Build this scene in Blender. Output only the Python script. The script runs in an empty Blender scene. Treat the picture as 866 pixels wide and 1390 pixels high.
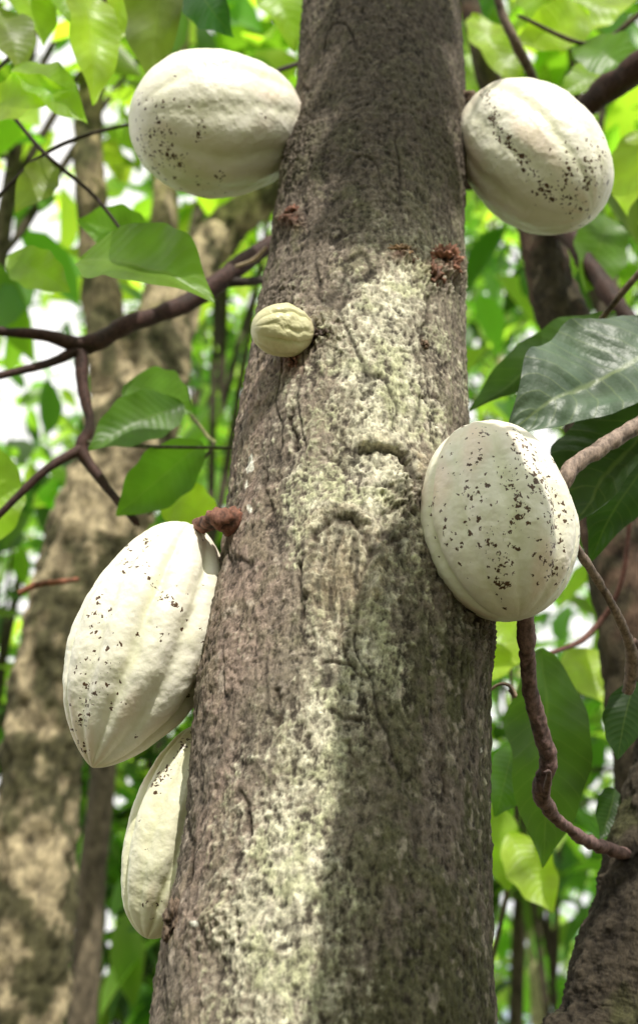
import bpy, math, numpy as np
from mathutils import Vector
rng = np.random.default_rng(7)
scene = bpy.context.scene
col = scene.collection
# ------------------------------------------------------------ camera model
H = 1.5; TH = math.radians(33); F = 695/math.tan(math.radians(20)); D = 1.05
CAM = np.array([0, 0, H]); FW = np.array([0, math.cos(TH), math.sin(TH)]); UP = np.array([0, -math.sin(TH), math.cos(TH)]); RT = np.array([1., 0, 0])
def ray(px, py): return FW + (px-433)/F*RT + (695-py)/F*UP
def at(px, py, d): return CAM + d*ray(px, py)
def on_plane(px, py, y): r = ray(px, py); return CAM + r*(y/r[1])
def dc(py): return D/ray(433, py)[1]
def proj(P):
    v = P-CAM; d = v@FW; d = np.where(np.abs(d) < 1e-3, 1e-3, d)
    return 433+F*(v@RT)/d, 695-F*(v@UP)/d
def nz(v): v = np.asarray(v, float); return v/np.linalg.norm(v)
SE = math.radians(44); SA = math.radians(14)
SUN = np.array([math.sin(SA)*math.cos(SE), -math.cos(SA)*math.cos(SE), math.sin(SE)])
# ------------------------------------------------------------ noise
perm = rng.permutation(256); grads = rng.normal(size=(256, 3)); grads /= np.linalg.norm(grads, axis=1)[:, None]
def pn(p):
    i = np.floor(p).astype(np.int64); f = p-i; w = f*f*f*(f*(f*6-15)+10)
    out = 0
    for dx in (0, 1):
        hx = perm[(i[:, 0]+dx) & 255]; wx = w[:, 0] if dx else 1-w[:, 0]
        for dy in (0, 1):
            hy = perm[(hx+i[:, 1]+dy) & 255]; wy = w[:, 1] if dy else 1-w[:, 1]
            for dz in (0, 1):
                g = grads[perm[(hy+i[:, 2]+dz) & 255]]; wz = w[:, 2] if dz else 1-w[:, 2]
                out = out+wx*wy*wz*(g[:, 0]*(f[:, 0]-dx)+g[:, 1]*(f[:, 1]-dy)+g[:, 2]*(f[:, 2]-dz))
    return out*1.6
def fbm(p, o=3, g=.5):
    s = 0; a = 1
    for k in range(o): s = s+a*pn(p+17.3*k); p = p*2.03; a *= g
    return s
def sm(x, a, b): t = np.clip((x-a)/(b-a), 0, 1); return t*t*(3-2*t)
# ------------------------------------------------------------ mesh helpers
def mk(name, V, Q, mat, parent=None, colr=None, uv=None, mask=None, smooth=True):
    V = np.asarray(V, float)
    if parent is not None: V = V-np.array(parent.location)
    me = bpy.data.meshes.new(name); Q = np.asarray(Q, np.int32); n = len(Q)
    me.vertices.add(len(V)); me.vertices.foreach_set('co', V.astype(np.float32).ravel())
    me.loops.add(n*4); me.loops.foreach_set('vertex_index', Q.ravel())
    me.polygons.add(n); me.polygons.foreach_set('loop_start', np.arange(0, n*4, 4, dtype=np.int32))
    me.polygons.foreach_set('loop_total', np.full(n, 4, np.int32))
    me.update(calc_edges=True)
    me.polygons.foreach_set('use_smooth', np.full(n, smooth))
    if colr is not None:
        c = np.ones((len(V), 4), np.float32); c[:, :3] = np.clip(colr, 0, 1)
        a = me.color_attributes.new('Col', 'FLOAT_COLOR', 'POINT'); a.data.foreach_set('color', c.ravel())
    if mask is not None:
        a = me.attributes.new('spot', 'FLOAT', 'POINT'); a.data.foreach_set('value', np.asarray(mask, np.float32))
    if uv is not None:
        l = me.uv_layers.new(name='UVMap'); l.data.foreach_set('uv', np.asarray(uv, np.float32)[Q.ravel()].ravel())
    me.materials.append(mat)
    o = bpy.data.objects.new(name, me); col.objects.link(o)
    if parent is not None: o.parent = parent
    return o
def thing(name, label, cat, loc, group=None):
    o = bpy.data.objects.new(name, None); col.objects.link(o); o.location = [float(a) for a in loc]; o.empty_display_size = .05
    o['label'] = label; o['category'] = cat
    if group: o['group'] = group
    return o
def grid(nr, nc, wrap):
    i = np.arange(nr-1)[:, None]; j = np.arange(nc if wrap else nc-1)[None, :]; j2 = (j+1) % nc
    return np.stack(np.broadcast_arrays(i*nc+j, i*nc+j2, (i+1)*nc+j2, (i+1)*nc+j), -1).reshape(-1, 4)
def smooth_path(pts, n):
    P = np.asarray(pts, float); m = len(P); P = np.vstack([2*P[0]-P[1], P, 2*P[-1]-P[-2]])
    out = []
    for t in np.linspace(0, m-1-1e-6, n):
        k = int(t); u = t-k; a, b, c, d = P[k:k+4]
        out.append(.5*(2*b+(c-a)*u+(2*a-5*b+4*c-d)*u*u+(3*b-3*c+d-a)*u**3))
    return np.array(out)
def tube(pts, rad, n=40, k=14, rough=.1, fr=12, seed=0):
    P = smooth_path(np.column_stack([np.asarray(pts, float), rad]), n); C = P[:, :3]; R = np.maximum(P[:, 3], .0006)
    T = np.gradient(C, axis=0); T /= np.linalg.norm(T, axis=1)[:, None]
    ref = np.array([0, 1., 0]) if abs(T[:, 1]).mean() < .8 else np.array([1., 0, 0])
    A = np.cross(T, ref); A /= np.linalg.norm(A, axis=1)[:, None]; B = np.cross(T, A)
    a = np.linspace(0, 2*np.pi, k, endpoint=False)
    N = A[:, None]*np.cos(a)[None, :, None]+B[:, None]*np.sin(a)[None, :, None]
    V = (C[:, None]+N*R[:, None, None]).reshape(-1, 3); Nf = N.reshape(-1, 3)
    nn = fbm(V*fr*np.array([1, 1, .6])+seed, 5, .6)
    V = V+Nf*(nn*rough*np.repeat(R, k))[:, None]
    Q = grid(n, k, True)
    V[-k:] = C[-1]+(V[-k:]-C[-1])*.15; V[:k] = C[0]+(V[:k]-C[0])*.15
    return V, Q, nn
def join(parts):
    Vs = []; Qs = []; Ns = []; o = 0
    for V, Q, nn in parts: Vs.append(V); Qs.append(Q+o); Ns.append(nn); o += len(V)
    return np.vstack(Vs), np.vstack(Qs), np.concatenate(Ns)
# ------------------------------------------------------------ materials
def newmat(name):
    m = bpy.data.materials.new(name); m.use_nodes = True; nt = m.node_tree; nt.nodes.clear()
    out = nt.nodes.new('ShaderNodeOutputMaterial'); return m, nt, out
def N(nt, t, **k):
    n = nt.nodes.new(t)
    for a, b in k.items(): setattr(n, a, b)
    return n
def math_(nt, op, a, b=None, c=None):
    n = N(nt, 'ShaderNodeMath', operation=op)
    for i, v in enumerate((a, b, c)):
        if v is None: continue
        if isinstance(v, (int, float)): n.inputs[i].default_value = v
        else: nt.links.new(v, n.inputs[i])
    return n.outputs[0]
def mixc(nt, fac, a, b, mode='MIX'):
    n = N(nt, 'ShaderNodeMix', data_type='RGBA', blend_type=mode)
    for s, v in ((n.inputs[0], fac), (n.inputs[6], a), (n.inputs[7], b)):
        if isinstance(v, (int, float)): s.default_value = v
        elif isinstance(v, tuple): s.default_value = (*v, 1)
        else: nt.links.new(v, s)
    return n.outputs[2]
def bark_mat(name, scale=220, bump=.6, dist=.002, rough=.85, con=(3.8, -.9)):
    m, nt, out = newmat(name); b = N(nt, 'ShaderNodeBsdfPrincipled'); nt.links.new(b.outputs[0], out.inputs[0])
    at_ = N(nt, 'ShaderNodeAttribute', attribute_name='Col'); tc = N(nt, 'ShaderNodeTexCoord')
    mp = N(nt, 'ShaderNodeMapping'); mp.inputs['Scale'].default_value = (1, 1, .55); nt.links.new(tc.outputs['Object'], mp.inputs[0])
    n1 = N(nt, 'ShaderNodeTexNoise'); n1.inputs['Scale'].default_value = scale; n1.inputs['Detail'].default_value = 7; n1.inputs['Roughness'].default_value = .75
    nt.links.new(mp.outputs[0], n1.inputs['Vector'])
    f = math_(nt, 'MAXIMUM', math_(nt, 'MULTIPLY_ADD', n1.outputs[0], con[0], con[1]), .10)
    comb = N(nt, 'ShaderNodeCombineColor')
    for i in range(3): nt.links.new(f, comb.inputs[i])
    c = mixc(nt, 1., at_.outputs['Color'], comb.outputs[0], 'MULTIPLY')
    nt.links.new(c, b.inputs['Base Color']); b.inputs['Roughness'].default_value = rough
    b.inputs['Specular IOR Level'].default_value = .25
    bp = N(nt, 'ShaderNodeBump'); bp.inputs['Strength'].default_value = bump; bp.inputs['Distance'].default_value = dist
    nt.links.new(n1.outputs[0], bp.inputs['Height']); nt.links.new(bp.outputs[0], b.inputs['Normal'])
    return m
M_bark = bark_mat('cacao_bark', 210, 1., .0032, .85, (4.2, -1.1))
M_bark2 = bark_mat('forest_bark', 60, .9, .010, .85, (4.4, -1.25))
M_twig = bark_mat('twig_bark', 260, .5, .0015, .65)
def leaf_mat(name, veins=1., trans=.45, rough=.38, tmul=(2.2, 2.6, .8)):
    m, nt, out = newmat(name); b = N(nt, 'ShaderNodeBsdfPrincipled'); t = N(nt, 'ShaderNodeBsdfTranslucent')
    mx = N(nt, 'ShaderNodeMixShader'); mx.inputs[0].default_value = trans
    nt.links.new(b.outputs[0], mx.inputs[1]); nt.links.new(t.outputs[0], mx.inputs[2]); nt.links.new(mx.outputs[0], out.inputs[0])
    a = N(nt, 'ShaderNodeAttribute', attribute_name='Col'); c = a.outputs['Color']
    if veins:
        uv = N(nt, 'ShaderNodeUVMap'); sp = N(nt, 'ShaderNodeSeparateXYZ'); nt.links.new(uv.outputs[0], sp.inputs[0])
        n1 = N(nt, 'ShaderNodeTexNoise'); n1.inputs['Scale'].default_value = 30; n1.inputs['Detail'].default_value = 5; tc = N(nt, 'ShaderNodeTexCoord'); nt.links.new(tc.outputs['Object'], n1.inputs['Vector'])
        av = math_(nt, 'ABSOLUTE', math_(nt, 'MULTIPLY_ADD', sp.outputs[1], 2., -1.))
        sarg = math_(nt, 'SUBTRACT', sp.outputs[0], math_(nt, 'MULTIPLY', math_(nt, 'POWER', av, 1.3), .13))
        sarg = math_(nt, 'MULTIPLY_ADD', n1.outputs[0], .03, sarg)
        s = math_(nt, 'FRACT', math_(nt, 'MULTIPLY', sarg, 13.))
        dd = math_(nt, 'ABSOLUTE', math_(nt, 'SUBTRACT', s, .5))
        r1 = N(nt, 'ShaderNodeMapRange'); r1.inputs[1].default_value = .0; r1.inputs[2].default_value = .07; r1.inputs[3].default_value = 1; r1.inputs[4].default_value = 0; nt.links.new(dd, r1.inputs[0])
        r2 = N(nt, 'ShaderNodeMapRange'); r2.inputs[1].default_value = .02; r2.inputs[2].default_value = .06; r2.inputs[3].default_value = 1.5; r2.inputs[4].default_value = 0; nt.links.new(av, r2.inputs[0])
        vv = math_(nt, 'MAXIMUM', r1.outputs[0], r2.outputs[0])
        c = mixc(nt, math_(nt, 'MULTIPLY', n1.outputs[0], .45), c, mixc(nt, 1., c, (1.3, .95, .5), 'MULTIPLY'))
        light = mixc(nt, .5, c, (.30, .36, .14))
        c = mixc(nt, math_(nt, 'MULTIPLY', vv, .45*veins), c, light)
        n3 = N(nt, 'ShaderNodeTexNoise'); n3.inputs['Scale'].default_value = 160; n3.inputs['Detail'].default_value = 3; nt.links.new(tc.outputs['Object'], n3.inputs['Vector'])
        bp = N(nt, 'ShaderNodeBump'); bp.inputs['Strength'].default_value = .5*veins; bp.inputs['Distance'].default_value = .003
        nt.links.new(math_(nt, 'MULTIPLY_ADD', n3.outputs[0], .6, dd), bp.inputs['Height']); nt.links.new(bp.outputs[0], b.inputs['Normal'])
    nt.links.new(c, b.inputs['Base Color'])
    tcn = mixc(nt, 1., c, tmul, 'MULTIPLY'); nt.links.new(tcn, t.inputs[0])
    b.inputs['Roughness'].default_value = rough; b.inputs['Specular IOR Level'].default_value = .5
    return m
M_leaf = leaf_mat('cacao_leaf', .35, .5, .42)
M_leafr = leaf_mat('ribbed_leaf', 1., .15, .44)
M_far = leaf_mat('canopy_leaf', 0, .5, .4, (2.3, 2.6, .90))
def pod_mat():
    m, nt, out = newmat('pod_husk'); b = N(nt, 'ShaderNodeBsdfPrincipled'); nt.links.new(b.outputs[0], out.inputs[0])
    a = N(nt, 'ShaderNodeAttribute', attribute_name='Col'); k = N(nt, 'ShaderNodeAttribute', attribute_name='spot'); tc = N(nt, 'ShaderNodeTexCoord')
    n0 = N(nt, 'ShaderNodeTexNoise'); n0.inputs['Scale'].default_value = 330; n0.inputs['Detail'].default_value = 4; nt.links.new(tc.outputs['Object'], n0.inputs['Vector'])
    vm = N(nt, 'ShaderNodeVectorMath', operation='MULTIPLY_ADD'); nt.links.new(n0.outputs['Color'], vm.inputs[0]); vm.inputs[1].default_value = (.008, .008, .008); nt.links.new(tc.outputs['Object'], vm.inputs[2])
    masks = []
    for sc_, lo, hi, of in ((260, .18, .44, 0), (155, .10, .38, .25)):
        vo = N(nt, 'ShaderNodeTexVoronoi'); vo.inputs['Scale'].default_value = sc_; nt.links.new(vm.outputs[0], vo.inputs['Vector'])
        sp = N(nt, 'ShaderNodeSeparateColor'); nt.links.new(vo.outputs['Color'], sp.inputs[0])
        thr = math_(nt, 'MULTIPLY_ADD', math_(nt, 'POWER', sp.outputs[1], 1.6), hi, lo)
        inside = math_(nt, 'LESS_THAN', vo.outputs['Distance'], thr)
        on = math_(nt, 'LESS_THAN', sp.outputs[0], math_(nt, 'SUBTRACT', k.outputs['Fac'], of))
        masks.append(math_(nt, 'MULTIPLY', inside, on))
    s = math_(nt, 'MAXIMUM', masks[0], masks[1])
    n1 = N(nt, 'ShaderNodeTexNoise'); n1.inputs['Scale'].default_value = 38; n1.inputs['Detail'].default_value = 7; n1.inputs['Roughness'].default_value = .7; nt.links.new(tc.outputs['Object'], n1.inputs['Vector'])
    c = mixc(nt, math_(nt, 'MULTIPLY_ADD', n1.outputs[0], 2.2, -.75), a.outputs['Color'], mixc(nt, 1., a.outputs['Color'], (.88, .88, .76), 'MULTIPLY'))
    c = mixc(nt, s, c, mixc(nt, n0.outputs[0], (.015, .007, .005), (.16, .08, .035)))
    nt.links.new(c, b.inputs['Base Color']); b.inputs['Roughness'].default_value = .38; b.inputs['Specular IOR Level'].default_value = .5
    n2 = N(nt, 'ShaderNodeTexNoise'); n2.inputs['Scale'].default_value = 130; n2.inputs['Detail'].default_value = 5; nt.links.new(tc.outputs['Object'], n2.inputs['Vector'])
    h = math_(nt, 'MULTIPLY_ADD', s, -.5, n2.outputs[0])
    bp = N(nt, 'ShaderNodeBump'); bp.inputs['Strength'].default_value = .38; bp.inputs['Distance'].default_value = .0025
    nt.links.new(h, bp.inputs['Height']); nt.links.new(bp.outputs[0], b.inputs['Normal'])
    return m
M_pod = pod_mat()
# ------------------------------------------------------------ ground
m, nt, out = newmat('forest_floor'); b = N(nt, 'ShaderNodeBsdfPrincipled'); nt.links.new(b.outputs[0], out.inputs[0])
n1 = N(nt, 'ShaderNodeTexNoise'); n1.inputs['Scale'].default_value = 6; n1.inputs['Detail'].default_value = 8
tc = N(nt, 'ShaderNodeTexCoord'); nt.links.new(tc.outputs['Object'], n1.inputs['Vector'])
nt.links.new(mixc(nt, n1.outputs[0], (.07, .05, .03), (.10, .10, .04)), b.inputs['Base Color']); b.inputs['Roughness'].default_value = .95
g = np.linspace(-1, 1, 120); gx, gy = np.meshgrid(np.sign(g)*np.abs(g)**2.5*400, np.sign(g)*np.abs(g)**2.5*400)
G = np.column_stack([gx.ravel(), gy.ravel(), np.zeros(gx.size)]); G[:, 2] = np.where(np.hypot(G[:, 0], G[:, 1]) > 1.8, fbm(G*.4, 3)*.12, 0)-.02
gr = mk('ground', G, grid(120, 120, False), m); gr['kind'] = 'structure'
# ------------------------------------------------------------ main trunk
tab = [(-60, 524, 200), (0, 516, 214), (90, 516, 224), (180, 515, 238), (300, 502, 262), (380, 497, 276), (450, 491, 292), (600, 479, 322), (700, 477, 338), (780, 473, 362), (850, 469, 388),
       (950, 465, 408), (1050, 462, 416), (1150, 458, 430), (1250, 447, 456), (1300, 443, 468), (1390, 440, 482), (1450, 438, 490)]
zt, xt, rt = [], [], []
for py, cx, w in tab:
    p = on_plane(cx, py, D); d = (p-CAM)@FW; zt.append(p[2]); xt.append(p[0]); rt.append(w/2/F*d*.97)
zt = [4.6, 3.6]+zt+[.5, .12, -.05]; xt = [.30, .19]+xt+[.0, -.01, -.01]; rt = [.05, .075]+rt+[.15, .2, .27]
o_ = np.argsort(zt); zt = np.array(zt)[o_]; xt = np.array(xt)[o_]; rt = np.array(rt)[o_]
zf = np.linspace(-.05, 4.6, 1500); ker = np.exp(-np.linspace(-2, 2, 31)**2); ker /= ker.sum()
def smf(y): yy = np.interp(zf, zt, y); return np.convolve(np.pad(yy, 15, mode='edge'), ker, 'valid')
xf, rf = smf(xt), smf(rt)
tx = lambda z: np.interp(z, zf, xf); tr = lambda z: np.interp(z, zf, rf)
def hit(px, py):
    d = np.arange(.6, 2.2, .001); P = CAM+d[:, None]*ray(px, py); q = np.hypot(P[:, 0]-tx(P[:, 2]), P[:, 1]-D)-tr(P[:, 2])
    k = np.argmax(q < 0) if (q < 0).any() else np.argmin(q); return P[k]
zz = np.concatenate([np.linspace(-.05, 1.68, 90, endpoint=False), np.linspace(1.68, 2.98, 1250), np.linspace(2.985, 4.6, 70)])
aa = np.concatenate([np.linspace(-np.pi/2-1.85, -np.pi/2+1.85, 520), np.linspace(-np.pi/2+1.85, 3*np.pi/2-1.85, 70)[1:-1]])
Z, A = np.meshgrid(zz, aa, indexing='ij'); Z = Z.ravel(); A = A.ravel(); Nn = np.column_stack([np.cos(A), np.sin(A), np.zeros(A.size)])
R0 = tr(Z); V = np.column_stack([tx(Z)+R0*np.cos(A), D+R0*np.sin(A), Z]); px, py = proj(V); front = (Nn[:, 1] < .25)
big = fbm(V*np.array([7, 7, 4]), 2)
warp = np.column_stack([pn(V*14+3), pn(V*14+9), pn(V*14+31)])*.012+np.column_stack([pn(V*50+3), pn(V*50+9), pn(V*50+31)])*.003
W = V+warp
plate = 1-np.abs(pn(W*np.array([54, 54, 15])))*2.2
plate2 = 1-np.abs(pn(W*np.array([120, 120, 50])+5))*2.2
plate3 = 1-np.abs(pn(W*np.array([50, 50, 90])+25))*2.2
crust = fbm(V*np.array([200, 200, 150])+11, 3, .75)
vcr = np.exp(-(pn(W*np.array([26, 26, 6])+63)/.04)**2)*sm(pn(V*np.array([12, 12, 8])+91), .0, .3)
hor = pn(V*np.array([22, 22, 95])+40)
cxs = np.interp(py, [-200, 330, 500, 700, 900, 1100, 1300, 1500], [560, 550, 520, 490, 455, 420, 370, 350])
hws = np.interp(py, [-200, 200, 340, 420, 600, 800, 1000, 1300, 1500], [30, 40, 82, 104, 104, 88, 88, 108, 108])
moss = np.exp(-((px-cxs)/hws)**2)*front*sm(py, 180, 380)  # central moss strip; the mask also places painted sunlight on the bark
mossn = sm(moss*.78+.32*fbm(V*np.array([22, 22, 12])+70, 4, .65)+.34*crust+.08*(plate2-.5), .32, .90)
disp = .0045*big+.0012*plate+.0008*plate2+.0008*plate3+.0006*hor+crust*(.0007+.0003*mossn)+.0004*mossn-.0022*vcr
def gb(cx, cy, sx, sy=None): sy = sy or sx; return np.exp(-((px-cx)/sx)**2-((py-cy)/sy)**2)*front
def seg(pts, w):
    d = np.full(px.shape, 1e9)
    for (x0, y0), (x1, y1) in zip(pts[:-1], pts[1:]):
        L2 = (x1-x0)**2+(y1-y0)**2; t = np.clip(((px-x0)*(x1-x0)+(py-y0)*(y1-y0))/L2, 0, 1)
        d = np.minimum(d, np.hypot(px-x0-t*(x1-x0), py-y0-t*(y1-y0)))
    return np.exp(-(d/w)**2)*front
px = px+6*pn(V*45+2)+3*pn(V*140+2); py = py+5*pn(V*45+8)+3*pn(V*140+12)
rim = [(424, 800), (414, 745), (422, 708), (446, 690), (478, 692), (502, 712), (514, 750), (510, 800)]
arch1 = seg(rim, 9); arch1c = seg([(424, 770), (430, 724), (450, 706), (474, 707), (494, 725), (504, 756)], 4)
lowrim = seg([(420, 800), (434, 848), (462, 866), (494, 848), (508, 800)], 9)
arch2 = seg([(490, 602), (520, 598), (542, 608), (560, 636), (580, 668)], 11); arch2c = seg([(488, 617), (518, 614), (536, 624), (552, 650), (570, 684)], 4.5)
oval = np.exp(-(((px-464)/38)**2+((py-778)/74)**2)**2)*front
brk = .65+.35*sm(pn(V*30+77), -.2, .3)
fib = pn(W*np.array([170, 170, 14])+7)
cr = [seg(s, w) for s, w in (([(380, 935), (384, 965), (380, 985)], 5), ([(440, 900), (480, 905), (500, 925)], 3.5), ([(520, 700), (545, 690), (560, 700)], 3.5), ([(530, 735), (556, 728)], 3),
      ([(450, 965), (470, 975), (490, 972)], 3.5), ([(560, 540), (590, 548)], 3), ([(360, 640), (366, 690)], 3), ([(250, 1090), (262, 1150), (255, 1200)], 4), ([(540, 480), (575, 490)], 3), ([(470, 1010), (485, 1040)], 3.5),
      ([(400, 560), (402, 610)], 3), ([(600, 1010), (606, 1080)], 3), ([(330, 1080), (338, 1130)], 3), ([(570, 480), (574, 430), (580, 400)], 4), ([(500, 660), (530, 668)], 3), ([(440, 620), (462, 640)], 3), ([(405, 770), (412, 840)], 3))]
crk = np.max(cr, axis=0)
lumps = .010*gb(598, 372, 26, 22)+.006*gb(545, 350, 20, 14)+.008*gb(398, 300, 16, 12)+.006*gb(440, 450, 30, 26)+.008*gb(545, 670, 34, 26)+.005*gb(300, 1250, 30, 30)+.006*gb(388, 420, 30, 40)+.005*gb(400, 200, 40, 60)+.006*gb(640, 860, 30, 50)
disp = disp+.0042*arch1-.0036*arch1c*brk+.0026*lowrim+.0050*arch2-.0060*arch2c*brk-.0038*oval+oval*.0020*fib-.0030*crk*brk+lumps*(1+.35*crust)
V2 = V+Nn*disp[:, None]
br = np.array([.175, .142, .112]); pink = np.array([.34, .25, .205]); olive = np.array([.145, .145, .075]); dark = np.array([.030, .023, .018]); pale = np.array([.80, .765, .58]); grn = np.array([.40, .43, .21])
def lerp(c, b, t): t = np.clip(t, 0, 1)[:, None]; return c*(1-t)+b*t
nA = fbm(V*np.array([16, 16, 9])+100, 4, .6); nB = fbm(V*np.array([40, 40, 30])+200, 4, .6); nC = fbm(V*np.array([75, 75, 60])+300, 3, .6)
C = np.tile(br, (len(V), 1))
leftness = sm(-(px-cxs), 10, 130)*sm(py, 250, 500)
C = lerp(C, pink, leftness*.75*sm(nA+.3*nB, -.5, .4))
C = lerp(C, olive, sm(nB+.3*nA, -.1, .5)*.65*(1-.5*leftness))
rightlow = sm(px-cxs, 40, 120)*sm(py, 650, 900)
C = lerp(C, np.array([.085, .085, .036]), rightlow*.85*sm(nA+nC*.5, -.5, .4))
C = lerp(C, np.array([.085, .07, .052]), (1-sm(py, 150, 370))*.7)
C = lerp(C, np.array([.46, .41, .30]), moss*.38)  # sunlit strip painted into the bark colour as a paler base, not moss
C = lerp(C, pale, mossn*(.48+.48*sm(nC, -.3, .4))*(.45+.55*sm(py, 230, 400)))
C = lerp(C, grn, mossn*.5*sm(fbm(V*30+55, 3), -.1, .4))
C = lerp(C, np.array([.48, .41, .34]), sm(nC+.2*nB, .40, .75)*.5*(py > 300))
C = lerp(C, dark, sm(-(plate*.5+crust*.9+.3*plate3), -.22, .60)*(.88-.12*moss))
C = lerp(C, dark, vcr*.7)
C = lerp(C, np.array([.28, .22, .14]), oval*.6); C = lerp(C, dark, oval*sm(-fib, .0, .4)*.8)
C = lerp(C, np.array([.52, .44, .30]), np.clip(arch1+arch2+.7*lowrim, 0, 1)*.5*sm(nC, -.4, .3))
C = lerp(C, np.array([.045, .030, .020]), np.clip(arch1c+arch2c+crk*.9, 0, 1)*.9*brk)
lich = np.clip(gb(344, 632, 8, 14)+gb(338, 660, 5, 12)+gb(330, 500, 6, 10)+.8*gb(275, 1255, 8, 6)+gb(340, 690, 4, 8)+.9*gb(655, 1020, 5), 0, 1)
C = lerp(C, np.array([.78, .76, .66]), sm(lich+.3*nC, .5, .65))
C = lerp(C, np.array([.16, .07, .045]), np.clip(gb(598, 366, 22, 18)+gb(400, 300, 14, 12)+gb(398, 492, 12, 16)+gb(545, 348, 16, 10), 0, 1)*.8)
tree = thing('cacao_tree', 'thick leaning cacao trunk with rough lichen-pale bark in the centre, carrying the white pods', 'tree', (0, D, 0))
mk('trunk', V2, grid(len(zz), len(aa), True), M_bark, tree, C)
def blob(c, r, seed, stretch=(1, 1, 1), rough=.5, n=26):
    t = np.linspace(.02, np.pi-.02, n); a = np.linspace(0, 2*np.pi, n*2, endpoint=False); T, A2 = np.meshgrid(t, a, indexing='ij')
    S = np.column_stack([(np.sin(T)*np.cos(A2)).ravel(), (np.sin(T)*np.sin(A2)).ravel(), np.cos(T).ravel()]); nn = fbm(S*2.2+seed, 4, .65)
    return c+S*np.array(stretch)*(r*(1+rough*nn))[:, None], grid(n, n*2, True), nn
def stub(px_, py_, r, colr, seed, stretch=(1, 1, 1)):
    V, Q, nn = blob(hit(px_, py_)+np.array([0, -.2*r, 0]), r, seed, stretch, .6)
    mk('flower_cushion', V, Q, M_twig, tree, lerp(np.tile(np.array(colr), (len(V), 1)), np.array([.03, .02, .015]), sm(-nn, -.1, .5)))
stub(600, 358, .014, (.36, .17, .11), 1, (1.1, 1, .9)); stub(585, 378, .010, (.16, .08, .05), 2, (1, 1, 1.2)); stub(543, 345, .008, (.40, .26, .15), 3, (1.3, 1, .7)); stub(558, 354, .005, (.2, .12, .08), 31)
stub(401, 292, .008, (.18, .08, .05), 4); stub(388, 298, .005, (.2, .09, .06), 41); stub(440, 460, .008, (.08, .055, .04), 5, (1.3, 1, .8)); stub(400, 492, .006, (.25, .12, .08), 6, (.8, 1, 1.6))
stub(236, 1250, .008, (.14, .1, .07), 8, (.8, 1, 1.5)); stub(575, 470, .004, (.18, .12, .08), 10)
for i, (x, y, z) in enumerate([(-.9, 1.5, 5.2), (1.2, 1.3, 5.4), (.2, 2.2, 5.6), (.3, .7, 5.7)]):
    a = np.array([tx(4.2), D, 4.2]); b_ = np.array([x, y, z]); V, Q, nn = tube([a, a*.5+b_*.5+np.array([0, 0, -.15]), b_], [.05, .035, .015], 24, 12, .12, 14, i)
    mk('limb', V, Q, M_twig, tree, np.tile(br, (len(V), 1))*(1+.3*nn[:, None]))
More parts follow.
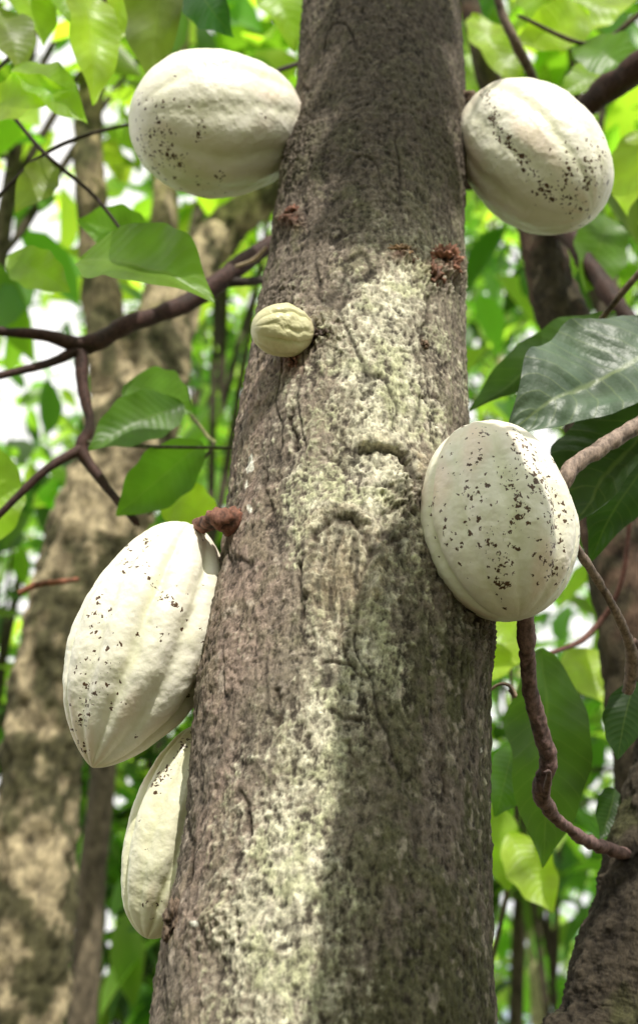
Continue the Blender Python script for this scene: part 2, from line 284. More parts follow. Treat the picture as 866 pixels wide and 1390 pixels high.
# ------------------------------------------------------------ pods
def pod(label, stem, tip, width, b0, b1, ribs, phase, spots, stalk, tint=(.93, .89, .78), wart=1., size=1., bend=(0, 0, 0), skew=.0, irr=.08):
    stem, tip = np.array(stem), np.array(tip); L = np.linalg.norm(tip-stem); T = (tip-stem)/L
    root = thing('cocoa_pod', label, 'cocoa pod', stem)
    nr, nc = 300, 360; th = np.linspace(.0, np.pi, nr); t = (1-np.cos(th))/2; a = np.linspace(0, 2*np.pi, nc, endpoint=False)
    b = b0+(b1-b0)*t; prof = np.power(np.clip(4*t*(1-t), 0, 1), b)*(1+skew*np.sin(np.pi*2*t)); prof /= prof.max()
    A1 = nz(np.cross(T, FW)); B1 = np.cross(T, A1)
    Tt, Aa = np.meshgrid(t, a, indexing='ij'); Pf = np.repeat(prof, nc); Tt = Tt.ravel(); Aa = Aa.ravel()
    Nn = A1*np.cos(Aa)[:, None]+B1*np.sin(Aa)[:, None]
    Rw = width/2*(1+ribs*.25); C0 = stem+T*L*Tt[:, None]+np.array(bend)*(4*Tt*(1-Tt))[:, None]
    wob = pn(C0*12/size+Nn*1.2+phase)+.5*pn(C0*40/size+Nn*2+phase)
    k = (Aa+phase+irr*wob)/(2*np.pi)*10; dk = np.abs(k-np.round(k)); odd = (np.round(k).astype(int) % 2 == 0)
    vary = .8+.3*pn(C0*20/size+Nn*2.5+phase*5)
    groove = np.exp(-(dk/.17)**2)*np.where(odd, 1., .5)*vary; ridge = np.cos((k)*2*np.pi)*-.35
    env = np.power(np.clip(np.sin(np.pi*Tt), 0, 1), .5)
    P0 = C0+Nn*(Rw*Pf)[:, None]
    rug = fbm(P0*55/size**.7+phase*7, 4, .55); rug2 = pn(P0*24/size**.7+phase*3)
    disp = -ribs*Rw*env*groove+ribs*Rw*.6*env*ridge+(.0008*rug*size+.0015*rug2*size)*wart*np.clip(env+.1, 0, 1)
    P = P0+Nn*disp[:, None]*(Pf > 0)[:, None]
    c = np.tile(np.array(tint), (len(P), 1))
    c = lerp(c, np.array(tint)*np.array([.78, .83, .62]), groove*.6*env+.15*sm(rug, .1, .8))
    c = lerp(c, np.array([.90, .68, .56]), .48*sm(pn(P0*18+50+phase)+ridge*.6, .2, .8)*(size > .5)+.25*sm(Tt, .0, .12)*(1-sm(Tt, .1, .2)))
    c = lerp(c, np.array([.22, .16, .08]), (1-sm(Tt, .0, .02))*.8)
    x, y = proj(P); m_ = np.zeros(len(P)); x = x+5*pn(P0*90+3); y = y+5*pn(P0*90+33)
    for pts, w, dn in spots:
        if len(pts) == 1: dd = np.hypot(x-pts[0][0], y-pts[0][1])
        else:
            dd = np.full(len(P), 1e9)
            for (x0, y0), (x1, y1) in zip(pts[:-1], pts[1:]):
                q = np.clip(((x-x0)*(x1-x0)+(y-y0)*(y1-y0))/((x1-x0)**2+(y1-y0)**2), 0, 1); dd = np.minimum(dd, np.hypot(x-x0-q*(x1-x0), y-y0-q*(y1-y0)))
        m_ = np.maximum(m_, dn*np.exp(-(dd/w)**2))
    m_ = m_*(1+.8*pn(P0*60+9))+.008*(size > .5)
    mk('husk', P, grid(nr, nc, True), M_pod, root, c, None, m_)
    sp = [np.array(s) for s in stalk[0]]; V, Q, nn = tube(sp, stalk[1], 50, 24, .45, 120, phase)
    mk('stalk', V, Q, M_twig, root, lerp(np.tile(np.array(stalk[2]), (len(V), 1)), np.array([.04, .025, .018]), sm(-nn, -.2, .6)))
    return root
d = dc(167)-.02; s = at(407, 172, d+.02); t_ = at(182, 165, d-.07)
pod('large round white pod at upper left of the trunk, speckled on its far left side', s, t_, 194*(d-.02)/F, .52, .44, .036, .4,
    [([(215, 200)], 30, .75), ([(232, 215)], 18, .8), ([(196, 170), (200, 200)], 10, .6), ([(270, 160), (275, 182)], 5, 1.4), ([(215, 150)], 30, .18), ([(305, 82)], 9, .6), ([(190, 130), (200, 160)], 10, .3), ([(270, 240), (300, 245)], 12, .3)],
    ([s+nz(t_-s)*.008, s, at(418, 175, d+.02), at(440, 180, d+.03)], [.005, .007, .009, .012], (.12, .08, .05)), skew=-.03)
d = dc(208)-.01; s = at(650, 141, d+.02); t_ = at(803, 288, d-.06)
pod('round white pod at upper right of the trunk with a curved line of brown specks', s, t_, 180*(d-.02)/F, .45, .47, .040, 1.1,
    [([(655, 122), (668, 150), (676, 180), (700, 205), (718, 230), (742, 262)], 5.5, 3.6), ([(775, 240)], 28, .8), ([(740, 260), (790, 285)], 12, .7), ([(800, 240), (806, 215)], 16, .8), ([(780, 200)], 14, .4)],
    ([s+nz(t_-s)*.01, s, at(636, 138, d+.03), at(600, 140, d+.05)], [.005, .008, .010, .013], (.12, .08, .05)))
d = dc(705)-.125; s = at(650, 578, d+.035); t_ = at(702, 840, d-.02)
pod('white pod heavily speckled black all over, at right in front of the trunk', s, t_, 204*d/F, .46, .46, .085, 2.3,
    [([(655, 590), (640, 650), (650, 720), (690, 790)], 12, .6), ([(700, 600), (735, 660), (752, 720), (745, 780)], 15, .8), ([(690, 720), (680, 800)], 14, .6), ([(660, 660)], 60, .26), ([(730, 740)], 50, .3), ([(690, 640), (710, 700)], 10, .6), ([(712, 626), (735, 660), (754, 702)], 5, 2.), ([(600, 680), (620, 740)], 18, .25)],
    ([s+nz(t_-s)*.01, s+np.array([0, .012, .004]), s+np.array([-.03, .07, .0]), hit(600, 600)+np.array([0, .02, 0])], [.005, .006, .008, .011], (.16, .10, .07)), skew=-.03)
d = dc(870)-.02; s = at(260, 714, d+.05); t_ = at(126, 1042, d-.03)
pod('longest white pod, ribbed and pointed, hanging at lower left of the trunk', s, t_, 194*d/F, .52, .72, .12, .9,
    [([(135, 830), (120, 900), (112, 985)], 14, .45), ([(180, 750), (215, 800), (240, 830)], 14, .3), ([(175, 765)], 12, .6), ([(150, 870), (150, 960)], 10, .3), ([(237, 818)], 8, 1.), ([(262, 850)], 10, .5), ([(115, 1010)], 10, .6), ([(200, 730)], 9, .6), ([(215, 860)], 9, .6)],
    ([s+nz(t_-s)*.012, s+np.array([.004, 0, .002]), at(276, 712, d+.02), at(296, 706, d+.0), at(330, 710, d+.03)], [.004, .0045, .006, .008, .013], (.20, .09, .06)), bend=(.004, 0, .005), skew=-.02)
d = dc(1135)+.06; s = at(290, 985, d+.03); t_ = at(200, 1274, d-.03)
pod('pale green-white pod half hidden behind the trunk at the bottom left', s, t_, 136*d/F, .46, .56, .11, 2.3,
    [([(256, 1008), (235, 1032), (214, 1064)], 6, 2.6), ([(205, 1230)], 10, .3)],
    ([s+nz(t_-s)*.012, s, at(296, 975, d+.03), at(316, 975, d+.0)], [.006, .007, .009, .012], (.16, .10, .07)), tint=(.92, .89, .70))
h = hit(400, 450); d = (h-CAM)@FW-.03; s = at(424, 452, d+.01); t_ = at(343, 445, d-.012)
pod('tiny shrivelled tan-green young pod attached to the middle of the upper trunk', s, t_, 70*d/F, .50, .46, .08, .3, [], 
    ([s+nz(t_-s)*.006, s, s+np.array([.008, .012, -.002]), s+np.array([.012, .04, -.004])], [.003, .003, .0035, .006], (.18, .10, .06)), tint=(.66, .62, .38), wart=2.2, size=.4, irr=.25)
# ------------------------------------------------------------ leaves
def leaf(parent, base, tip, width, nrm, colr, droop=.08, fold=.15, wave=.02, seed=0, twist=0., ribbed=False, plain=False):
    base = np.array(base, float); tip = np.array(tip, float); L = np.linalg.norm(tip-base); T = (tip-base)/L
    nrm = np.array(nrm, float); nrm = nz(nrm-T*(nrm@T)); S = np.cross(nrm, T)
    nu, nv = (90, 31) if ribbed else (48, 21); u = np.linspace(0, 1, nu); v = np.linspace(-1, 1, nv); U, Vv = np.meshgrid(u, v, indexing='ij'); U = U.ravel(); Vv = Vv.ravel()
    w = width/2*np.power(np.sin(np.pi*np.power(np.clip(U, 1e-4, .9999), .88)), .75)*(1-.35*sm(U, .75, 1))+.0006
    if not plain: w = w*(1+.05*np.sin(U*23+seed*2.3+np.sign(Vv)))
    bendv = droop*L*4*U*(1-U)
    ang = twist*(U-.5); Sx = S*np.cos(ang)[:, None]+nrm*np.sin(ang)[:, None]; Nx = nrm*np.cos(ang)[:, None]-S*np.sin(ang)[:, None]
    vein = np.abs(((U-.13*np.abs(Vv)**1.3)*13) % 1-.5)
    z = bendv+fold*w*np.abs(Vv)**1.4*1.5-fold*w+wave*L*np.abs(Vv)*np.sin(U*17+seed+Vv*1.5)*.5+(.0030 if ribbed else .0010)*(.5-vein)*np.abs(Vv)**.3*(1-np.abs(Vv)**3)*width/.09
    P = base+T*(L*U)[:, None]+Sx*(w*Vv)[:, None]+Nx*z[:, None]
    P = P+nrm*(fbm(P*9+seed, 2)*.02*L/.25)[:, None]
    if ribbed: P = P+nrm*(fbm(P*38+seed, 3)*.0022)[:, None]
    c = np.tile(np.array(colr), (len(P), 1)); c = c*(1+.35*fbm(P*20+seed, 3))[:, None]
    return mk('leaf', P, grid(nu, nv, False), M_leafr if ribbed else M_leaf, parent, c, np.column_stack([U, (Vv+1)/2]))
def pl(parent, b, t, w, d0, d1, colr, tilt=(0, 0, 0), **k):
    B = at(b[0], b[1], d0); T_ = at(t[0], t[1], d1)
    vd = nz(B*.5+T_*.5-CAM); leaf(parent, B, T_, w*(d0+d1)/2/F, -vd+np.array(tilt), colr, **k)
DK = (.03, .07, .02); MD = (.10, .21, .03); BR = (.21, .35, .04); YL = (.29, .43, .05); GY = (.07, .115, .078); OL = (.15, .20, .055)
def limb(name, parent, pts, colr, mat=M_twig, k=16, n=60, rough=.13, fr=40, dk=(.03, .02, .015), moss=None, ml=(-.05, .35)):
    P = [at(a, b, c) for a, b, c, w in pts]; R = [w/2*c/F for a, b, c, w in pts]
    V, Q, nn = tube(P, R, n, k, rough, fr, len(name))
    c = lerp(np.tile(np.array(colr), (len(V), 1)), np.array(dk), sm(-nn, -.1, .7)*.7)
    if moss is not None: c = lerp(c, np.array(moss), sm(fbm(V*9+4, 4, .6), *ml)*.9)
    return mk(name, V, Q, mat, parent, c)
g0 = at(10, 1390, 2.5); g0[2] = 0
LT = thing('forest_tree', 'blurred pale tan tree with dark moss patches, forking behind the left branches', 'tree', g0)
tan = (.47, .385, .24)
P = [(-60, 2050, 2.2, 150), (10, 1500, 2.4, 130), (42, 1250, 2.5, 112), (55, 1050, 2.6, 108), (95, 850, 2.7, 125), (145, 690, 2.8, 128), (190, 540, 2.9, 112), (225, 440, 3., 80), (280, 340, 3.15, 60), (370, 250, 3.3, 48), (470, 130, 3.5, 36)]
limb('trunk', LT, P, tan, M_bark2, 64, 400, .16, 22, (.04, .03, .015), (.06, .06, .025), (-.08, .26))
limb('limb', LT, [(165, 600, 2.85, 70), (150, 480, 2.9, 60), (130, 330, 3.05, 46), (120, 180, 3.2, 38), (135, 30, 3.4, 32), (150, -120, 3.6, 26)], (.30, .24, .14), M_bark2, 28, 160, .15, 22, (.04, .03, .02), (.07, .07, .03))
limb('limb', LT, [(215, 450, 2.95, 54), (222, 330, 3.05, 38), (228, 210, 3.2, 32), (245, 60, 3.4, 24), (262, -80, 3.5, 20)], tan, M_bark2, 28, 160, .12, 22, (.08, .06, .04), (.25, .22, .10))
BRN = (.065, .032, .026)
LB = thing('cacao_branch', 'dark reddish-brown forking branch crossing the left side with drooping green leaves', 'branch', at(115, 468, 1.7))
limb('stem', LB, [(-60, 440, 1.62, 15), (0, 449, 1.65, 14), (60, 455, 1.68, 15), (118, 468, 1.7, 26), (170, 442, 1.72, 24), (235, 420, 1.76, 24), (300, 382, 1.8, 28), (345, 345, 1.85, 24), (420, 300, 1.95, 20), (520, 240, 2.1, 18)], BRN, rough=.22)
limb('stem', LB, [(-40, 520, 1.62, 10), (20, 505, 1.65, 11), (75, 490, 1.68, 13), (118, 468, 1.7, 18)], BRN)
limb('stem', LB, [(110, 468, 1.7, 22), (112, 520, 1.68, 16), (122, 575, 1.66, 15), (112, 612, 1.65, 17), (140, 655, 1.63, 13), (190, 714, 1.6, 10)], BRN, rough=.22)
limb('stem', LB, [(112, 608, 1.65, 14), (60, 640, 1.62, 12), (0, 698, 1.6, 10), (-50, 740, 1.6, 10)], BRN)
limb('stem', LB, [(300, 382, 1.8, 18), (340, 382, 1.82, 12), (400, 375, 1.9, 10)], (.05, .04, .03))
limb('twig', LB, [(118, 600, 1.65, 5), (200, 606, 1.6, 5), (325, 608, 1.6, 4)], (.12, .12, .07))
limb('twig', LB, [(240, 540, 1.7, 5), (280, 590, 1.66, 5), (285, 612, 1.62, 5), (200, 700, 1.6, 4)], (.2, .2, .08))
limb('twig', LB, [(320, 362, 1.75, 4), (345, 352, 1.72, 5), (362, 335, 1.7, 4)], (.55, .42, .28))
limb('twig', LB, [(25, 806, 1.9, 7), (50, 794, 1.9, 9), (80, 790, 1.9, 8), (108, 786, 1.92, 6)], (.30, .12, .07))
pl(LB, (108, 348), (290, 402), 128, 1.5, 1.42, (.13, .24, .035), (.3, 0, .5), droop=.16, fold=.2, seed=1)
pl(LB, (170, 520), (262, 560), 78, 1.7, 1.66, MD, (.2, 0, .3), seed=3)
pl(LB, (250, 545), (120, 615), 76, 1.66, 1.6, (.08, .17, .03), (0, 0, .5), droop=.12, seed=4)
pl(LB, (275, 600), (158, 700), 76, 1.62, 1.6, MD, (.2, 0, .2), droop=.1, seed=5)
pl(LB, (215, 665), (305, 715), 64, 1.66, 1.62, YL, (-.3, 0, .3), seed=6)
pl(LB, (205, 330), (105, 300), 70, 1.75, 1.7, MD, (0, 0, .3), seed=7)
pl(LB, (10, 345), (95, 395), 60, 1.7, 1.66, BR, (.3, 0, .1), seed=9)
pl(LB, (0, 610), (-40, 760), 90, 1.7, 1.66, BR, (.3, 0, .1), seed=10)
TB = thing('leafy_twig', 'thin dark twigs at upper left carrying bright yellow-green hanging leaves', 'twig', at(60, 205, 1.7))
limb('stem', TB, [(-30, 105, 1.72, 5), (0, 135, 1.7, 5), (60, 207, 1.68, 6), (130, 268, 1.66, 5), (188, 345, 1.64, 4)], (.04, .025, .02))
limb('stem', TB, [(-30, 300, 1.75, 5), (0, 265, 1.72, 5), (60, 210, 1.7, 6), (120, 183, 1.68, 5), (180, 168, 1.68, 4)], (.04, .025, .02))
limb('stem', TB, [(-20, 110, 1.7, 5), (30, 60, 1.8, 7), (75, -10, 1.9, 8), (120, -80, 2, 9)], (.05, .03, .03))
limb('stem', TB, [(330, 110, 1.9, 6), (380, 95, 1.9, 6), (450, 70, 1.95, 7)], (.05, .03, .03))
for i, (b, t, w, d0, c, tl) in enumerate([((110, -30), (130, 140), 74, 1.65, YL, (.4, 0, .2)), ((235, -90), (205, 112), 92, 1.66, OL, (-.3, 0, 0)), ((180, -50), (150, 60), 60, 1.75, YL, (.3, 0, 0)),
        ((-20, 150), (92, 120), 64, 1.65, YL, (0, 0, .4)), ((20, 95), (118, 165), 60, 1.65, BR, (0, 0, .6)), ((10, -40), (60, 60), 80, 1.8, BR, (.3, 0, .4)), ((-10, 10), (30, 100), 70, 1.75, OL, (.3, 0, .2)), ((255, -30), (318, 50), 64, 1.7, (.03, .10, .03), (-.2, 0, .3)),
        ((355, -60), (400, 70), 66, 1.8, BR, (.2, 0, .2)), ((60, -60), (95, 30), 60, 1.8, BR, (.2, 0, .4)), ((75, 215), (20, 290), 48, 1.7, OL, (.2, 0, .4))]):
    pl(TB, b, t, w, d0, d0-.05, c, tl, seed=20+i, twist=.5*math.sin(i*2.1), droop=.12, wave=.04)
g0 = at(900, 1390, 1.7); g0[2] = 0
RT_ = thing('forest_tree', 'dark brown leaning tree at right whose limbs fork behind the upper right pod', 'tree', g0)
limb('trunk', RT_, [(1000, 2000, 1.5, 120), (910, 1250, 1.7, 95), (876, 1040, 1.75, 85), (850, 850, 1.8, 84), (824, 680, 1.9, 80), (785, 500, 2., 74), (752, 400, 2.05, 66), (730, 310, 2.1, 54), (695, 200, 2.15, 38), (662, 100, 2.2, 30), (640, 20, 2.25, 26), (618, -80, 2.3, 24)], (.115, .072, .048), M_bark2, 44, 300, .14, 26, (.025, .018, .012), (.06, .05, .028))
limb('limb', RT_, [(600, 250, 2.0, 24), (650, 242, 1.95, 26), (700, 215, 1.9, 28), (765, 165, 1.85, 30), (815, 128, 1.8, 36), (866, 92, 1.75, 38), (960, 30, 1.7, 40)], (.06, .032, .025), rough=.2)
limb('limb', RT_, [(735, 290, 2.1, 32), (770, 318, 2.0, 28), (800, 362, 1.95, 28), (835, 410, 1.9, 26), (900, 500, 1.85, 22)], (.06, .032, .025), rough=.2)
limb('limb', RT_, [(665, -40, 1.9, 11), (680, 15, 1.9, 12), (700, 60, 1.9, 14), (722, 105, 1.95, 14), (735, 160, 2., 13)], (.20, .15, .11))
limb('limb', RT_, [(900, 340, 1.5, 8), (866, 372, 1.5, 9), (830, 415, 1.52, 9), (808, 445, 1.55, 8)], (.2, .15, .1))
g0 = at(800, 1390, 1.25); g0[2] = 0
MT = thing('forest_tree', 'rough green-mossed tree base at the lower right corner with a twig growing out', 'tree', g0)
limb('trunk', MT, [(720, 2300, 1.1, 240), (800, 1560, 1.25, 200), (842, 1380, 1.3, 168), (868, 1260, 1.33, 140), (892, 1140, 1.38, 118), (922, 1020, 1.45, 110), (965, 880, 1.5, 90)], (.055, .044, .03), M_bark, 120, 520, .16, 34, (.012, .009, .006), (.06, .06, .025))
PB = (.20, .125, .115)
TW = thing('bare_twig', 'bare knobbly purplish twig hanging below the heavily speckled right pod', 'twig', at(800, 1143, 1.28))
limb('stem', TW, [(706, 780, 1.17, 22), (714, 850, 1.15, 23), (716, 905, 1.16, 22), (726, 965, 1.17, 22), (744, 1030, 1.18, 24), (734, 1072, 1.19, 24), (752, 1108, 1.22, 17), (785, 1135, 1.25, 15), (812, 1148, 1.3, 17), (850, 1160, 1.34, 17)], PB, n=200, k=24, rough=.3, fr=70)
limb('stem', TW, [(738, 1085, 1.19, 12), (745, 1050, 1.16, 7), (738, 1048, 1.15, 3)], PB)
RB = thing('cacao_branch', 'grey-brown branch entering from the right edge with large dark glossy ribbed leaves', 'branch', at(866, 572, 1.25))
limb('stem', RB, [(960, 490, 1.3, 24), (900, 550, 1.27, 23), (866, 577, 1.25, 22), (815, 608, 1.22, 21), (780, 632, 1.2, 22), (762, 656, 1.19, 24), (742, 690, 1.2, 18), (776, 736, 1.2, 13), (815, 795, 1.22, 12), (850, 862, 1.25, 13), (858, 905, 1.27, 20), (850, 942, 1.28, 14)], (.28, .21, .17), n=200, k=24, rough=.2, fr=70)
limb('stem', RB, [(858, 870, 1.26, 12), (885, 900, 1.28, 14), (940, 930, 1.3, 14)], (.16, .1, .08))
pl(RB, (960, 440), (684, 606), 185, 1.42, 1.3, GY, (.25, 0, .75), droop=.10, fold=.25, wave=.05, seed=40, ribbed=True)
pl(RB, (930, 500), (764, 735), 150, 1.4, 1.33, (.06, .12, .045), (-.5, 0, .5), droop=.1, fold=.3, wave=.03, seed=41, ribbed=True)
pl(RB, (835, 425), (636, 562), 66, 1.6, 1.5, (.05, .10, .035), (.2, 0, .7), droop=.05, fold=.4, seed=42)
pl(RB, (900, 600), (800, 760), 80, 1.45, 1.4, DK, (-.2, 0, .5), seed=43)
pl(RB, (735, 880), (738, 1178), 116, 1.46, 1.4, (.065, .13, .035), (.35, 0, .1), droop=.06, fold=.2, wave=.03, seed=44)
pl(RB, (862, 925), (838, 1032), 56, 1.35, 1.32, (.025, .06, .02), (-.3, 0, .1), seed=45)
pl(RB, (835, 1070), (815, 1140), 44, 1.45, 1.4, (.03, .07, .02), (.3, 0, .1), seed=46)
pl(RB, (700, 1010), (668, 1110), 60, 1.5, 1.45, (.07, .16, .035), (.5, 0, .1), seed=47)
limb('twig', RB, [(860, 600, 1.7, 7), (845, 780, 1.7, 7), (800, 860, 1.7, 8), (740, 890, 1.6, 6)], (.13, .06, .045))
limb('twig', RB, [(655, 945, 1.3, 4), (675, 930, 1.28, 4), (690, 930, 1.27, 5), (698, 944, 1.27, 8), (690, 936, 1.27, 4)], (.35, .25, .18))
UB = thing('leafy_twig', 'bright yellow-green leaves on a twig at the upper right behind the round pod', 'twig', at(800, 60, 1.9))
limb('stem', UB, [(940, -40, 1.9, 9), (866, 20, 1.9, 8), (800, 60, 1.9, 7), (700, 20, 1.9, 5)], (.1, .08, .04))
for i, (b, t, w, d0, c, tl) in enumerate([((800, 20), (700, 60), 66, 2.0, YL, (.2, 0, .3)), ((780, 60), (870, 110), 76, 1.9, MD, (.2, 0, .5)), ((860, -20), (760, 80), 70, 2.1, YL, (-.4, 0, .2)), ((640, 20), (700, 130), 60, 2.2, YL, (.4, 0, .2)), ((830, 100), (760, 130), 50, 2.0, BR, (0, 0, .5)), ((875, 180), (850, 290), 64, 1.8, YL, (-.4, 0, .2)),
        ((820, 290), (790, 400), 80, 2.0, MD, (.4, 0, .1)), ((720, -50), (750, 40), 60, 2.1, BR, (-.3, 0, .1)), ((650, 60), (610, 190), 60, 2.3, BR, (-.3, 0, .1))]):
    pl(UB, b, t, w, d0, d0-.06, c, tl, seed=60+i, twist=.6*math.sin(i*1.7), droop=.12, wave=.04)
LW = thing('leafy_twig', 'yellow-green leaves on a low twig between the trunk and the hanging bare twig', 'twig', at(690, 1200, 2.))
limb('stem', LW, [(640, 1390, 2., 7), (680, 1250, 2., 7), (700, 1100, 2., 6), (690, 860, 2., 4)], (.12, .1, .05))
for i, (b, t, w, d0, c) in enumerate([((650, 830), (705, 870), 64, 1.9, YL), ((690, 1130), (750, 1240), 70, 1.9, YL), ((670, 1090), (690, 1210), 60, 2., BR), ((700, 860), (650, 930), 60, 1.9, YL), ((770, 880), (830, 960), 70, 2, YL)]):
    pl(LW, b, t, w, d0, d0-.06, c, (.3*math.sin(i*2), 0, .3), seed=80+i, wave=.04)
# ------------------------------------------------------------ overhead branches shading the trunk
def caster(th, b, t, w, s0, s1, colr=MD, sd=0):
    B = on_plane(b[0], b[1], D-.09)+SUN*s0; T_ = on_plane(t[0], t[1], D-.09)+SUN*s1
    leaf(th, B, T_, w, SUN+np.array([.1, 0, .1]), colr, droop=.02, fold=.1, wave=.0, seed=sd, plain=True)
S1 = on_plane(640, 740, D-.09)+SUN*.62
OB = thing('cacao_branch', 'leafy branch just out of view overhead whose leaves shade the lower right of the trunk', 'branch', S1)
for i, (b, t, w) in enumerate([((612, 680), (500, 1390), .130), ((690, 800), (610, 1400), .13), ((600, 1000), (470, 1600), .12), ((700, 1200), (590, 1700), .14), ((560, 1250), (480, 1750), .12)]): caster(OB, b, t, w, (.60, .64, .85, 1., 1.05)[i], .92+.04*i, (.04, .08, .018), i)
e = on_plane(1500, 500, D)+SUN*1.3
V, Q, nn = tube([S1, (S1+e)/2+np.array([0, 0, .05]), e], [.005, .009, .013], 40, 12); mk('stem', V, Q, M_twig, OB, np.tile(br, (len(V), 1)))
S2 = on_plane(640, 100, D-.09)+SUN*1.2
OC = thing('cacao_branch', 'leafy branch just out of view above whose leaves shade the top of the trunk', 'branch', S2)
for i, (b, t, w) in enumerate([((655, 262), (415, 320), .105), ((650, 160), (410, 225), .12), ((640, 60), (420, 110), .12), ((640, -40), (420, 10), .13), ((640, -140), (430, -90), .13)]): caster(OC, b, t, w, 1.2+.03*i, 1.2+.03*i, (.05, .10, .02), i+9)
e = on_plane(1500, -300, D)+SUN*1.3
V, Q, nn = tube([S2, (S2+e)/2+np.array([0, 0, .05]), e], [.006, .009, .013], 40, 12); mk('stem', V, Q, M_twig, OC, np.tile(br, (len(V), 1)))
# ------------------------------------------------------------ crowns
uT = np.array([0, .22, .5, .78, 1.]); wT = np.array([.06, .8, 1., .62, .03]); tmpl = []
for u, w in zip(uT, wT):
    for v in (-1, 0, 1): tmpl.append((u, v*w*.5, -.22*u*u+(.10*w if v else 0)))
tmpl = np.array(tmpl); tq = grid(5, 3, False)
def leaves(cent, size, out, pal, ratio=.40):
    n = len(cent); Dv = out+rng.normal(size=(n, 3))*.55; Dv[:, 2] -= .35; Dv /= np.linalg.norm(Dv, axis=1)[:, None]
    up = np.array([0, -.25, 1.])+rng.normal(size=(n, 3))*.5; up -= Dv*np.sum(up*Dv, 1)[:, None]; up /= np.linalg.norm(up, axis=1)[:, None]; S = np.cross(up, Dv)
    sz = size*rng.uniform(.6, 1.25, n)
    P = cent[:, None]+sz[:, None, None]*(tmpl[None, :, 0, None]*Dv[:, None]+ratio*tmpl[None, :, 1, None]*S[:, None]+tmpl[None, :, 2, None]*up[:, None])
    Q = (tq[None]+(np.arange(n)*15)[:, None, None]).reshape(-1, 4)
    pal = np.array(pal); c = pal[rng.integers(0, len(pal), n)]*rng.uniform(.35, 1.45, n)[:, None]
    return P.reshape(-1, 3), Q, np.repeat(c, 15, axis=0)
PB1 = [(.22, .39, .045), (.32, .46, .055), (.11, .25, .035), (.40, .50, .09)]
PM1 = [(.12, .27, .045), (.23, .40, .065), (.06, .14, .03), (.33, .47, .09)]
PD1 = [(.07, .17, .03), (.14, .28, .05), (.25, .40, .07), (.035, .08, .02)]
def crown_tree(label, cx, cy, d, rad, n, ls, pal, trunk_r=.03, ncl=40, tcol=(.13, .105, .07)):
    c = at(cx, cy, d) if cx is not None else np.array(cy, float); root = thing('forest_tree', label, 'tree', (c[0], c[1], 0)); rad = np.array(rad)
    a = np.array([c[0]+rng.uniform(-.2, .2), c[1], -.05]); top = c+np.array([0, 0, rad[2]*.6]); m_ = (a+top)/2+rng.normal(size=3)*.1
    V, Q, nn = tube([a, m_, top], [trunk_r*1.5, trunk_r, trunk_r*.4], 60, 14, .12, 10); mk('trunk', V, Q, M_bark2, root, np.tile(np.array(tcol), (len(V), 1))*(1+.4*nn[:, None]))
    cl = rng.normal(size=(ncl, 3)); cl /= np.linalg.norm(cl, axis=1)[:, None]; cl *= rng.uniform(.35, 1, (ncl, 1)); clp = c+cl*rad
    parts = []
    for q in clp[:10]:
        b0 = a+(top-a)*rng.uniform(.55, .9); parts.append(tube([b0, (b0+q)/2+np.array([0, 0, .1]), q], [trunk_r*.4, trunk_r*.25, trunk_r*.1], 14, 7, .1, 10))
    V, Q, nn = join(parts); mk('limbs', V, Q, M_bark2, root, np.tile(np.array(tcol)*.6, (len(V), 1)))
    k = rng.integers(0, ncl, n); off = rng.normal(size=(n, 3))*.15*rad.mean(); P = clp[k]+off; o = off/np.linalg.norm(off, axis=1)[:, None]
    V, Q, cc = leaves(P, ls, o, pal); mk('crown', V, Q, M_far, root, cc)
crown_tree('bright sunlit broad-leaved tree filling the top left corner', 40, 60, 3.6, (.8, .7, .8), 200, .22, PB1)
crown_tree('light green tree seen above and around the upper left pod', 330, 120, 4.6, (.8, .8, 1.), 260, .20, PB1)
crown_tree('small-leaved mid green tree between the forked tan tree and the main trunk', 270, 540, 6., (.7, .9, .9), 850, .13, PM1)
crown_tree('green tree behind the longest pod at the left edge', 20, 860, 4.5, (.8, .8, .6), 480, .18, PM1)
crown_tree('dark leafy tree low at the left behind the half hidden pod', 200, 1130, 4.4, (.6, .7, .8), 560, .15, PD1)
crown_tree('low bushy tree at the bottom left corner', 60, 1400, 3.8, (.8, .8, .7), 350, .2, PD1)
crown_tree('glowing yellow-green tree across the top right corner', 760, 40, 3.8, (.8, .7, .8), 280, .23, PB1)
crown_tree('fine-leaved pale tree between the main trunk and the leaning brown tree', 680, 430, 7., (1., .9, 1.4), 1300, .13, PM1, .03, 60, (.4, .38, .2))
crown_tree('mid green tree behind the large glossy leaves at the right edge', 880, 420, 4.2, (.6, .6, .9), 280, .2, PM1)
crown_tree('leafy green tree behind the hanging bare twig', 740, 980, 4.6, (.7, .7, .8), 420, .18, PM1)
crown_tree('loose pale tree low at the lower right between trunk and mossy base', 720, 1280, 6., (.8, .8, .9), 560, .16, PM1, .025, 40, (.45, .45, .3))
crown_tree('broad tree directly behind the main trunk, mostly hidden by it', 470, 600, 7.5, (1.0, 1., 2.2), 900, .2, PM1, .06)
crown_tree('dense tree out of view behind the viewer to the left', None, (-3.2, -2.0, 3.4), 0, (2.0, 1.5, 1.7), 1200, .3, PD1, .1)
crown_tree('dense tree out of view behind the viewer to the right', None, (3.9, -1.2, 3.4), 0, (1.9, 1.5, 1.7), 1200, .3, PD1, .1)
crown_tree('low dense tree out of view straight behind the viewer', None, (0., -3.4, 2.2), 0, (1.7, 1.0, 1.2), 1000, .3, PD1, .1)
cc_ = np.array([.2, 1.9, 5.7]); k = rng.normal(size=(40, 3)); k /= np.linalg.norm(k, axis=1)[:, None]; clp = cc_+k*np.array([1.5, 1.1, .6]); i = rng.integers(0, 40, 260); off = rng.normal(size=(260, 3))*.2
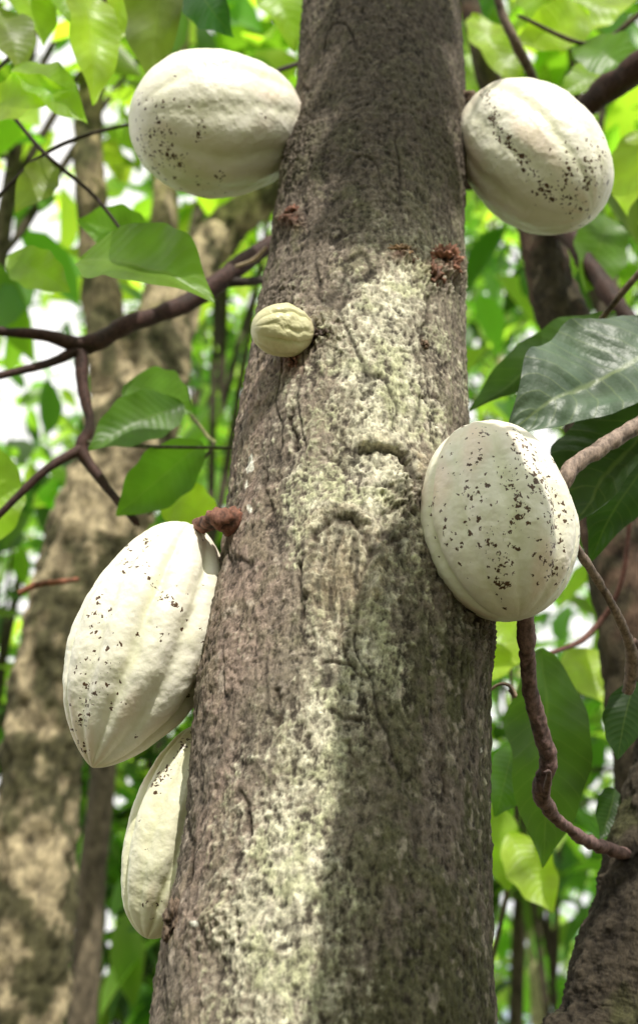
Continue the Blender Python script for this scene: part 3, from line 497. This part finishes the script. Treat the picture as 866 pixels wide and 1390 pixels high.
V, Q, c_ = leaves(clp[i]+off, .3, off/np.linalg.norm(off, axis=1)[:, None], PM1); mk('crown', V, Q, M_far, tree, c_)
n = 30000; x = rng.uniform(-13, 13, n); y = rng.uniform(9.5, 16, n); z = rng.uniform(.3, 22, n)
ex, ez = x/y, (z-1.5)/y
dens = fbm(np.column_stack([x*.8, y*.3, z*.8]), 4, .75)+.35*(1-z/10)
for a_, b_, w_, s_ in ((-.26, .80, .06, 1.0), (-.24, 1.08, .06, .8), (.33, 1.05, .08, 1.), (.20, .75, .05, .6), (-.10, 1.15, .06, .7), (-.12, .55, .04, .5), (.18, .35, .04, .5)): dens = dens-s_*np.exp(-((ex-a_)/w_)**2-((ez-b_)/w_)**2)
keep = (dens > .08)&(rng.uniform(size=n) < .8); P = np.column_stack([x, y, z])[keep]
V, Q, c_ = leaves(P, .38, rng.normal(size=P.shape)*.6, PM1+[(.14, .30, .13), (.30, .44, .08)])
fo = mk('distant_forest', V, Q, M_far, None, c_); fo['kind'] = 'stuff'; fo['label'] = 'soft mass of far green forest foliage filling the gaps between the trees'; fo['category'] = 'foliage'
# ------------------------------------------------------------ light
w = bpy.data.worlds.new('World'); scene.world = w; w.use_nodes = True; nt = w.node_tree; nt.nodes.clear()
out = N(nt, 'ShaderNodeOutputWorld'); bg = N(nt, 'ShaderNodeBackground'); nt.links.new(bg.outputs[0], out.inputs[0]); bg.inputs[1].default_value = .135
sk = N(nt, 'ShaderNodeTexSky', sky_type='NISHITA'); sk.sun_disc = False; sk.sun_elevation = SE; sk.sun_rotation = math.atan2(SUN[0], SUN[1])
tc = N(nt, 'ShaderNodeTexCoord'); n1 = N(nt, 'ShaderNodeTexNoise'); n1.inputs['Scale'].default_value = 2.2; n1.inputs['Detail'].default_value = 6; nt.links.new(tc.outputs['Generated'], n1.inputs['Vector'])
f = N(nt, 'ShaderNodeMapRange'); f.inputs[1].default_value = .32; f.inputs[2].default_value = .48; nt.links.new(n1.outputs[0], f.inputs[0])
nt.links.new(mixc(nt, f.outputs[0], sk.outputs[0], (10.5, 10.3, 10.0)), bg.inputs[0])
sl = bpy.data.lights.new('sun', 'SUN'); sl.energy = 5; sl.angle = math.radians(.5); sl.color = (1, .95, .86)
so = bpy.data.objects.new('sun', sl); col.objects.link(so); so.rotation_euler = Vector(SUN).to_track_quat('Z', 'Y').to_euler(); so.location = (0, -3, 8)
cam = bpy.data.cameras.new('camera'); co = bpy.data.objects.new('camera', cam); col.objects.link(co); scene.camera = co
co.location = (0, 0, H); co.rotation_euler = (math.pi/2+TH, 0, 0); cam.sensor_fit = 'VERTICAL'; cam.sensor_height = 36; cam.lens = 18/math.tan(math.radians(20)); cam.clip_end = 1500; cam.clip_start = .05
cam.dof.use_dof = True; cam.dof.focus_distance = 1.12; cam.dof.aperture_fstop = 5.6
scene.view_settings.view_transform = 'Standard'; scene.view_settings.look = 'None'; scene.view_settings.exposure = 0
